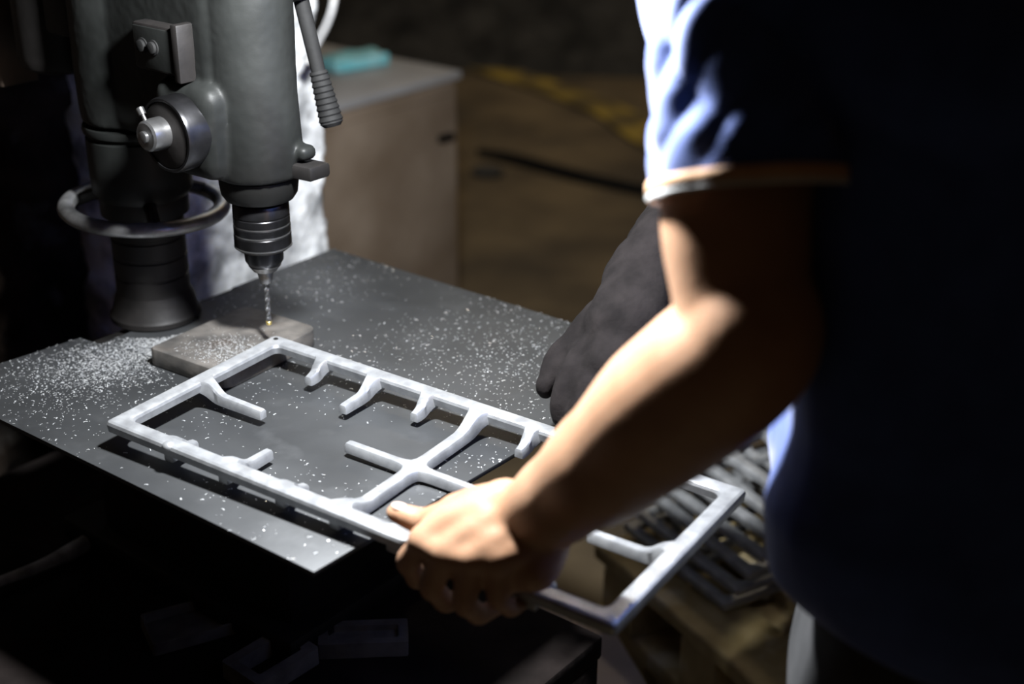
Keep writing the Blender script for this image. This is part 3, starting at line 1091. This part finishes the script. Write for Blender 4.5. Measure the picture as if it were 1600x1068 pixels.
for k in 'imrp':
    P = [A3(p) for p in fing[k]]
    dense = [P[0], P[0].lerp(P[1], 0.5), P[1], P[1].lerp(P[2], 0.55), P[2], P[2].lerp(P[3], 0.55), P[3]]
    r = rad[k]
    tube(bm, dense, [r[0], r[0] * 0.90, r[1] * 1.06, r[1] * 0.90, r[2] * 1.04, r[2] * 0.9, r[3]], 14, 5, round_ends=True)
# thumb along the bar
TH = [A3((782, 790, 1.072)), A3((716, 800, 1.094)), A3((662, 815, 1.112)), A3((618, 801, 1.120))]
tube(bm, [TH[0], TH[0].lerp(TH[1], 0.5), TH[1], TH[1].lerp(TH[2], 0.5), TH[2], TH[2].lerp(TH[3], 0.5), TH[3]], [0.020, 0.0195, 0.0165, 0.0125, 0.0118, 0.0105, 0.0085], 16, 5, round_ends=True)
tube(bm, [TH[0], TH[1].lerp(mc_['i'], 0.4), mc_['i']], [0.018, 0.0145, 0.011], 14, 5, round_ends=True)
me = remesh(bm, 0.0030, 6, 0.5)
body = pp('body', me, M['skin'])
# thumb nail
bm = bmesh.new()
tn = (TH[3] - TH[2]).normalized()
tc_ = TH[2].lerp(TH[3], 0.84) + UP * 0.0077 
sx = tn.cross(UP).normalized()
zz = sx.cross(tn)
ball(bm, tc_, 0.0075, 1.0, 0.72, 0.24, Matrix((tn, sx, zz)).transposed(), 16, 10)
pp('thumb_nail', bm, M['nail'])

# shirt torso
bm = bmesh.new()
torso_rings(bm, [(-0.014, 0.922, 0.118, 0.172, 0), (0.006, 0.950, 0.124, 0.174, 0), (0.020, 1.0, 0.124, 0.170, 0.0), (0.020, 1.06, 0.114, 0.162, 0.004), (0.030, 1.14, 0.108, 0.157, 0.009), (0.036, 1.22, 0.106, 0.154, 0.014), (0.034, 1.30, 0.098, 0.150, 0.022), (0.04, 1.355, 0.078, 0.125, 0.03), (0.06, 1.39, 0.060, 0.075, 0.02), (0.065, 1.40, 0.054, 0.062, 0.02)], 48)
tube(bm, [bd(0.05, -0.07, 1.31), LSH + RT * 0.02 + UP * 0.004, LSH.lerp(LEL, 0.25)], [0.075, 0.066, 0.058], 24, 6, round_ends=True)
tube(bm, [bd(0.08, 0.10, 1.30), RSH, RSH.lerp(REL, 0.35)], [0.085, 0.080, 0.070], 24, 6, round_ends=True)
me = remesh(bm, 0.005, 8, 0.5)


def shirt_fold(p):
    z = p.z
    q = Vector((p.x * 9, p.y * 9, z * 5))
    w = 0.006 * noise.noise(q) + 0.004 * noise.noise(q * 2.1 + Vector((3, 1, 2)))
    hem = max(0, 1 - abs(z - 0.95) / 0.08)
    w += hem * 0.008 * math.sin((p.x + p.y) * 46 + z * 18)
    return w


displace(me, shirt_fold)
pp('shirt', me, M['shirt'])

# left sleeve, open at the hem, with creases
def sleeve(sh, el, f0, f1, r0, r1, seed):
    ax = (el - sh).normalized()
    u = (FW - ax * FW.dot(ax)).normalized()
    w = ax.cross(u)
    Ls = (el - sh).length
    n, m = 120, 90
    rings = []
    def ring(t, dr):
        s = f0 + (f1 - f0) * t
        out = []
        for k in range(n):
            a = k * 2 * math.pi / n
            r = r0 + (r1 - r0) * t
            r += 0.004 * t * math.cos(a)
            amp = min(1.0, (1 - t) * 5) * 0.7 + 0.3
            # diagonal drag folds running from the armpit to the hem
            ph = a * 3.0 + t * 5.2 + 0.8 * noise.noise(Vector((a, t * 2, seed)))
            fold = abs(math.sin(ph)) ** 0.7 - 0.5
            ph2 = a * 5.0 - t * 7.5 + 1.1 * noise.noise(Vector((a * 1.3, t * 3, seed + 7)))
            fold2 = abs(math.sin(ph2)) ** 0.8 - 0.5
            r += amp * (0.0060 * fold + 0.0040 * fold2 + 0.004 * noise.noise(Vector((math.cos(a) * 2, math.sin(a) * 2, t * 6 + seed))))
            out.append(sh + ax * (Ls * s + 0.004 * math.cos(a) * t) + (u * math.cos(a) + w * math.sin(a)) * (r + dr) + Vector((0.009 * t, 0, 0)))
        return out
    for j in range(m + 1):
        rings.append(ring(j / m, 0))
    for j in range(0, 26, 5):
        rings.append(ring(1 - j / m, -0.0028))
    bm = bmesh.new()
    add_rings(bm, rings, cap=False)
    return bm, rings[m], ax


for sd, (s_, e_, f1_, r1_) in enumerate(((LSH, LEL, 0.535, 0.0665), (RSH, REL, 0.60, 0.070))):
    bm, hem, ax = sleeve(s_, e_, 0.02, f1_, 0.062, r1_, 1.5 + sd * 4)
    sl = pp('sleeve', bm, M['shirt'])
    bm = bmesh.new()
    c = sum(hem, Vector()) / len(hem)
    rings = []
    for p in hem:
        rd = (p - c).normalized()
        rings.append([p + rd * 0.0016 - ax * 0.0015, p + rd * 0.0024 + ax * 0.0012, p + rd * 0.0022 + ax * 0.0062, p + rd * 0.0008 + ax * 0.0075, p - rd * 0.0028 + ax * 0.0065, p - rd * 0.0028 - ax * 0.001])
    add_rings(bm, rings, close=True)
    obj('sleeve_band', bm, M['cuff'], sl, 60, 'apricot band round the sleeve hem')
    bm = bmesh.new()
    rings = []
    for p in hem:
        rd = (p - c).normalized()
        q = p + ax * 0.0078
        rings.append([q + rd * 0.0014 - ax * 0.0010, q + rd * 0.0022 + ax * 0.0008, q + rd * 0.0010 + ax * 0.0030, q - rd * 0.0026 + ax * 0.0024, q - rd * 0.0026 - ax * 0.0008])
    add_rings(bm, rings, close=True)
    obj('sleeve_piping', bm, M['cuff_white'], sl, 60, 'white piping below the sleeve band')

# trousers
bm = bmesh.new()
torso_rings(bm, [(0.0, 0.74, 0.105, 0.165, 0), (0.0, 0.82, 0.112, 0.168, 0), (-0.005, 0.90, 0.108, 0.162, 0), (-0.005, 0.97, 0.100, 0.14, 0)], 40)
for s in (-1, 1):
    tube(bm, [bd(0.0, 0.085 * s, 0.84), bd(0.02, 0.09 * s, 0.62), bd(0.03, 0.095 * s, 0.45), bd(0.0, 0.10 * s, 0.28), bd(0.0, 0.10 * s, 0.075)], [0.10, 0.09, 0.076, 0.072, 0.066], 28, 8)
me = remesh(bm, 0.006, 8, 0.5)
displace(me, lambda p: 0.006 * noise.noise(Vector((p.x * 12, p.y * 12, p.z * 7))))
pp('trousers', me, M['trousers'])
for s in (-1, 1):
    bm = bmesh.new()
    tube(bm, [bd(-0.055, 0.10 * s, 0.052), bd(0.03, 0.103 * s, 0.052), bd(0.10, 0.107 * s, 0.044), bd(0.165, 0.112 * s, 0.034)], [0.044, 0.048, 0.044, 0.032], 22, 6, round_ends=True)
    box(bm, bd(0.05, 0.105 * s, 0.009), (0.27, 0.085, 0.018), FW, RT, bev=0.006)
    pp('shoe', remesh(bm, 0.005, 3), M['rubber'])
bm = bmesh.new()
ball(bm, hc_ - FW * 0.012 + UP * 0.022, 0.106, 0.96, 0.80, 1.04, HR, 32, 24)
me = remesh(bm, 0.005, 0)
bm = bmesh.new()
bm.from_mesh(me)
kill = [v for v in bm.verts if (v.co - hc_).dot(FW) > 0.035 + 0.5 * max(0, (v.co - hc_).z - 0.05) or (v.co - hc_).z < -0.05]
bmesh.ops.delete(bm, geom=kill, context='VERTS')
me2 = bpy.data.meshes.new('hair')
bm.to_mesh(me2)
bm.free()
displace(me2, lambda p: 0.003 * noise.noise(p * 70))
pp('hair', me2, M['hair'])

# black gauntlet glove on the far arm, resting on the grate's far bar
bm = bmesh.new()
tube(bm, [REL.lerp(RWR, -0.10), REL.lerp(RWR, 0.3), REL.lerp(RWR, 0.75), RWR], [0.068, 0.066, 0.056, 0.046], 24, 8, round_ends=True)
hn = atd(962, 575, 1.30)
tube(bm, [RWR, RWR.lerp(hn, 0.6), hn], [0.044, 0.045, 0.034], 20, 6, round_ends=True)
gd = (atd(915, 655, 1.265) - hn).normalized()
gs = Vector((0.80, -0.60, 0)).normalized()
for i, (o_, l_) in enumerate(((-0.036, 0.055), (-0.013, 0.065), (0.011, 0.062), (0.034, 0.05))):
    b0 = hn + gs * o_
    tube(bm, [b0 + UP * 0.008, b0 + gd * l_ * 0.45 + UP * 0.006, b0 + gd * l_ * 0.8 - UP * 0.004, b0 + gd * l_ * 0.9 - UP * 0.020], [0.016, 0.0145, 0.0135, 0.012], 14, 5, round_ends=True)
tube(bm, [RWR.lerp(hn, 0.5) - gs * 0.035, hn - gs * 0.062 - UP * 0.008, hn - gs * 0.066 + gd * 0.03 - UP * 0.016], [0.020, 0.016, 0.013], 14, 5, round_ends=True)
me = remesh(bm, 0.004, 5)
displace(me, lambda p: 0.004 * noise.noise(p * 28) + 0.0018 * noise.noise(p * 70))
pp('glove', me, M['glove'], label='black gauntlet work glove on the far arm')

# ------------------------------------------------------------------ metal chips (nobody could count them)
def inside(poly, x, y):
    r = False
    n = len(poly)
    for i in range(n):
        a, b = poly[i], poly[(i + 1) % n]
        if (a.y > y) != (b.y > y) and x < (b.x - a.x) * (y - a.y) / (b.y - a.y) + a.x:
            r = not r
    return r


random.seed(11)
V, Fc = [], []
def chip(x, y, z, s):
    a = random.uniform(0, 2 * math.pi)
    c, q = math.cos(a), math.sin(a)
    l = s * random.uniform(0.7, 1.9)
    w = s * random.uniform(0.35, 0.7)
    k = random.uniform(0.15, 0.55) * s
    b = len(V)
    tl = random.uniform(-0.35, 0.35)
    for (u, v, h) in ((-l, -w, 0.0), (0, -w, k), (l, -w, 0.0), (l, w, tl * w), (0, w, k + tl * w), (-l, w, tl * w)):
        V.append((x + c * u - q * v, y + q * u + c * v, z + max(0.0001, h + 0.0002)))
    Fc.append((b, b + 1, b + 4, b + 5))
    Fc.append((b + 1, b + 2, b + 3, b + 4))


hull = pts
g_c = [at(*p, ZT) for p in ((190, 562), (262, 530), (110, 590), (300, 505))]
def try_chip(x, y, s):
    if not inside(hull, x, y):
        return
    if abs((Vector((x, y, 0)) - cen).dot(eu)) < lu / 2 + 0.001 and abs((Vector((x, y, 0)) - cen).dot(ev)) < lv / 2 + 0.001:
        return
    if (Vector((x, y)) - colc.to_2d()).length < 0.068:
        return
    chip(x, y, ZT, s)


for i in range(11000):                                     # loose all over
    x, y = random.uniform(-0.62, 0.2), random.uniform(0.95, 1.73)
    dns = 0.45 + 0.8 * noise.noise(Vector((x * 9, y * 9, 0.3)))
    if random.random() < dns:
        try_chip(x, y, random.choice((0.0004, 0.0005, 0.0006, 0.0008, 0.0012)))
for cpt, sdx, num in ((g_c[0], 0.036, 2600), (g_c[1], 0.026, 2200), (g_c[2], 0.045, 1200), (g_c[3], 0.02, 500)):
    for i in range(num):
        try_chip(cpt.x + random.gauss(0, sdx), cpt.y + random.gauss(0, sdx), random.choice((0.0004, 0.0005, 0.0006, 0.0008, 0.0011)))
rc = at(790, 560, ZT)
for i in range(700):
    try_chip(rc.x + random.gauss(0, 0.06), rc.y + random.gauss(0, 0.07), random.choice((0.0005, 0.0007, 0.001)))
me = bpy.data.meshes.new('metal_chips')
me.from_pydata(V, [], Fc)
o = obj('metal_chips', me, M['chips'])
tag(o, 'bright metal chips strewn over the steel plate', 'metal chips', kind='stuff')
V, Fc = [], []
cc2 = at(350, 545, 0.883)
for i in range(900):
    x, y = cc2.x + random.gauss(0, 0.022), cc2.y + random.gauss(0, 0.022)
    d = Vector((x, y, 0)) - cen
    if abs(d.dot(eu)) < lu / 2 - 0.006 and abs(d.dot(ev)) < lv / 2 - 0.006:
        chip(x, y, 0.8812, random.choice((0.0004, 0.0006, 0.0008)))
me = bpy.data.meshes.new('metal_chips_block')
me.from_pydata(V, [], Fc)
o = obj('metal_chips', me, M['chips'])
tag(o, 'bright metal chips heaped on the steel block', 'metal chips', kind='stuff')
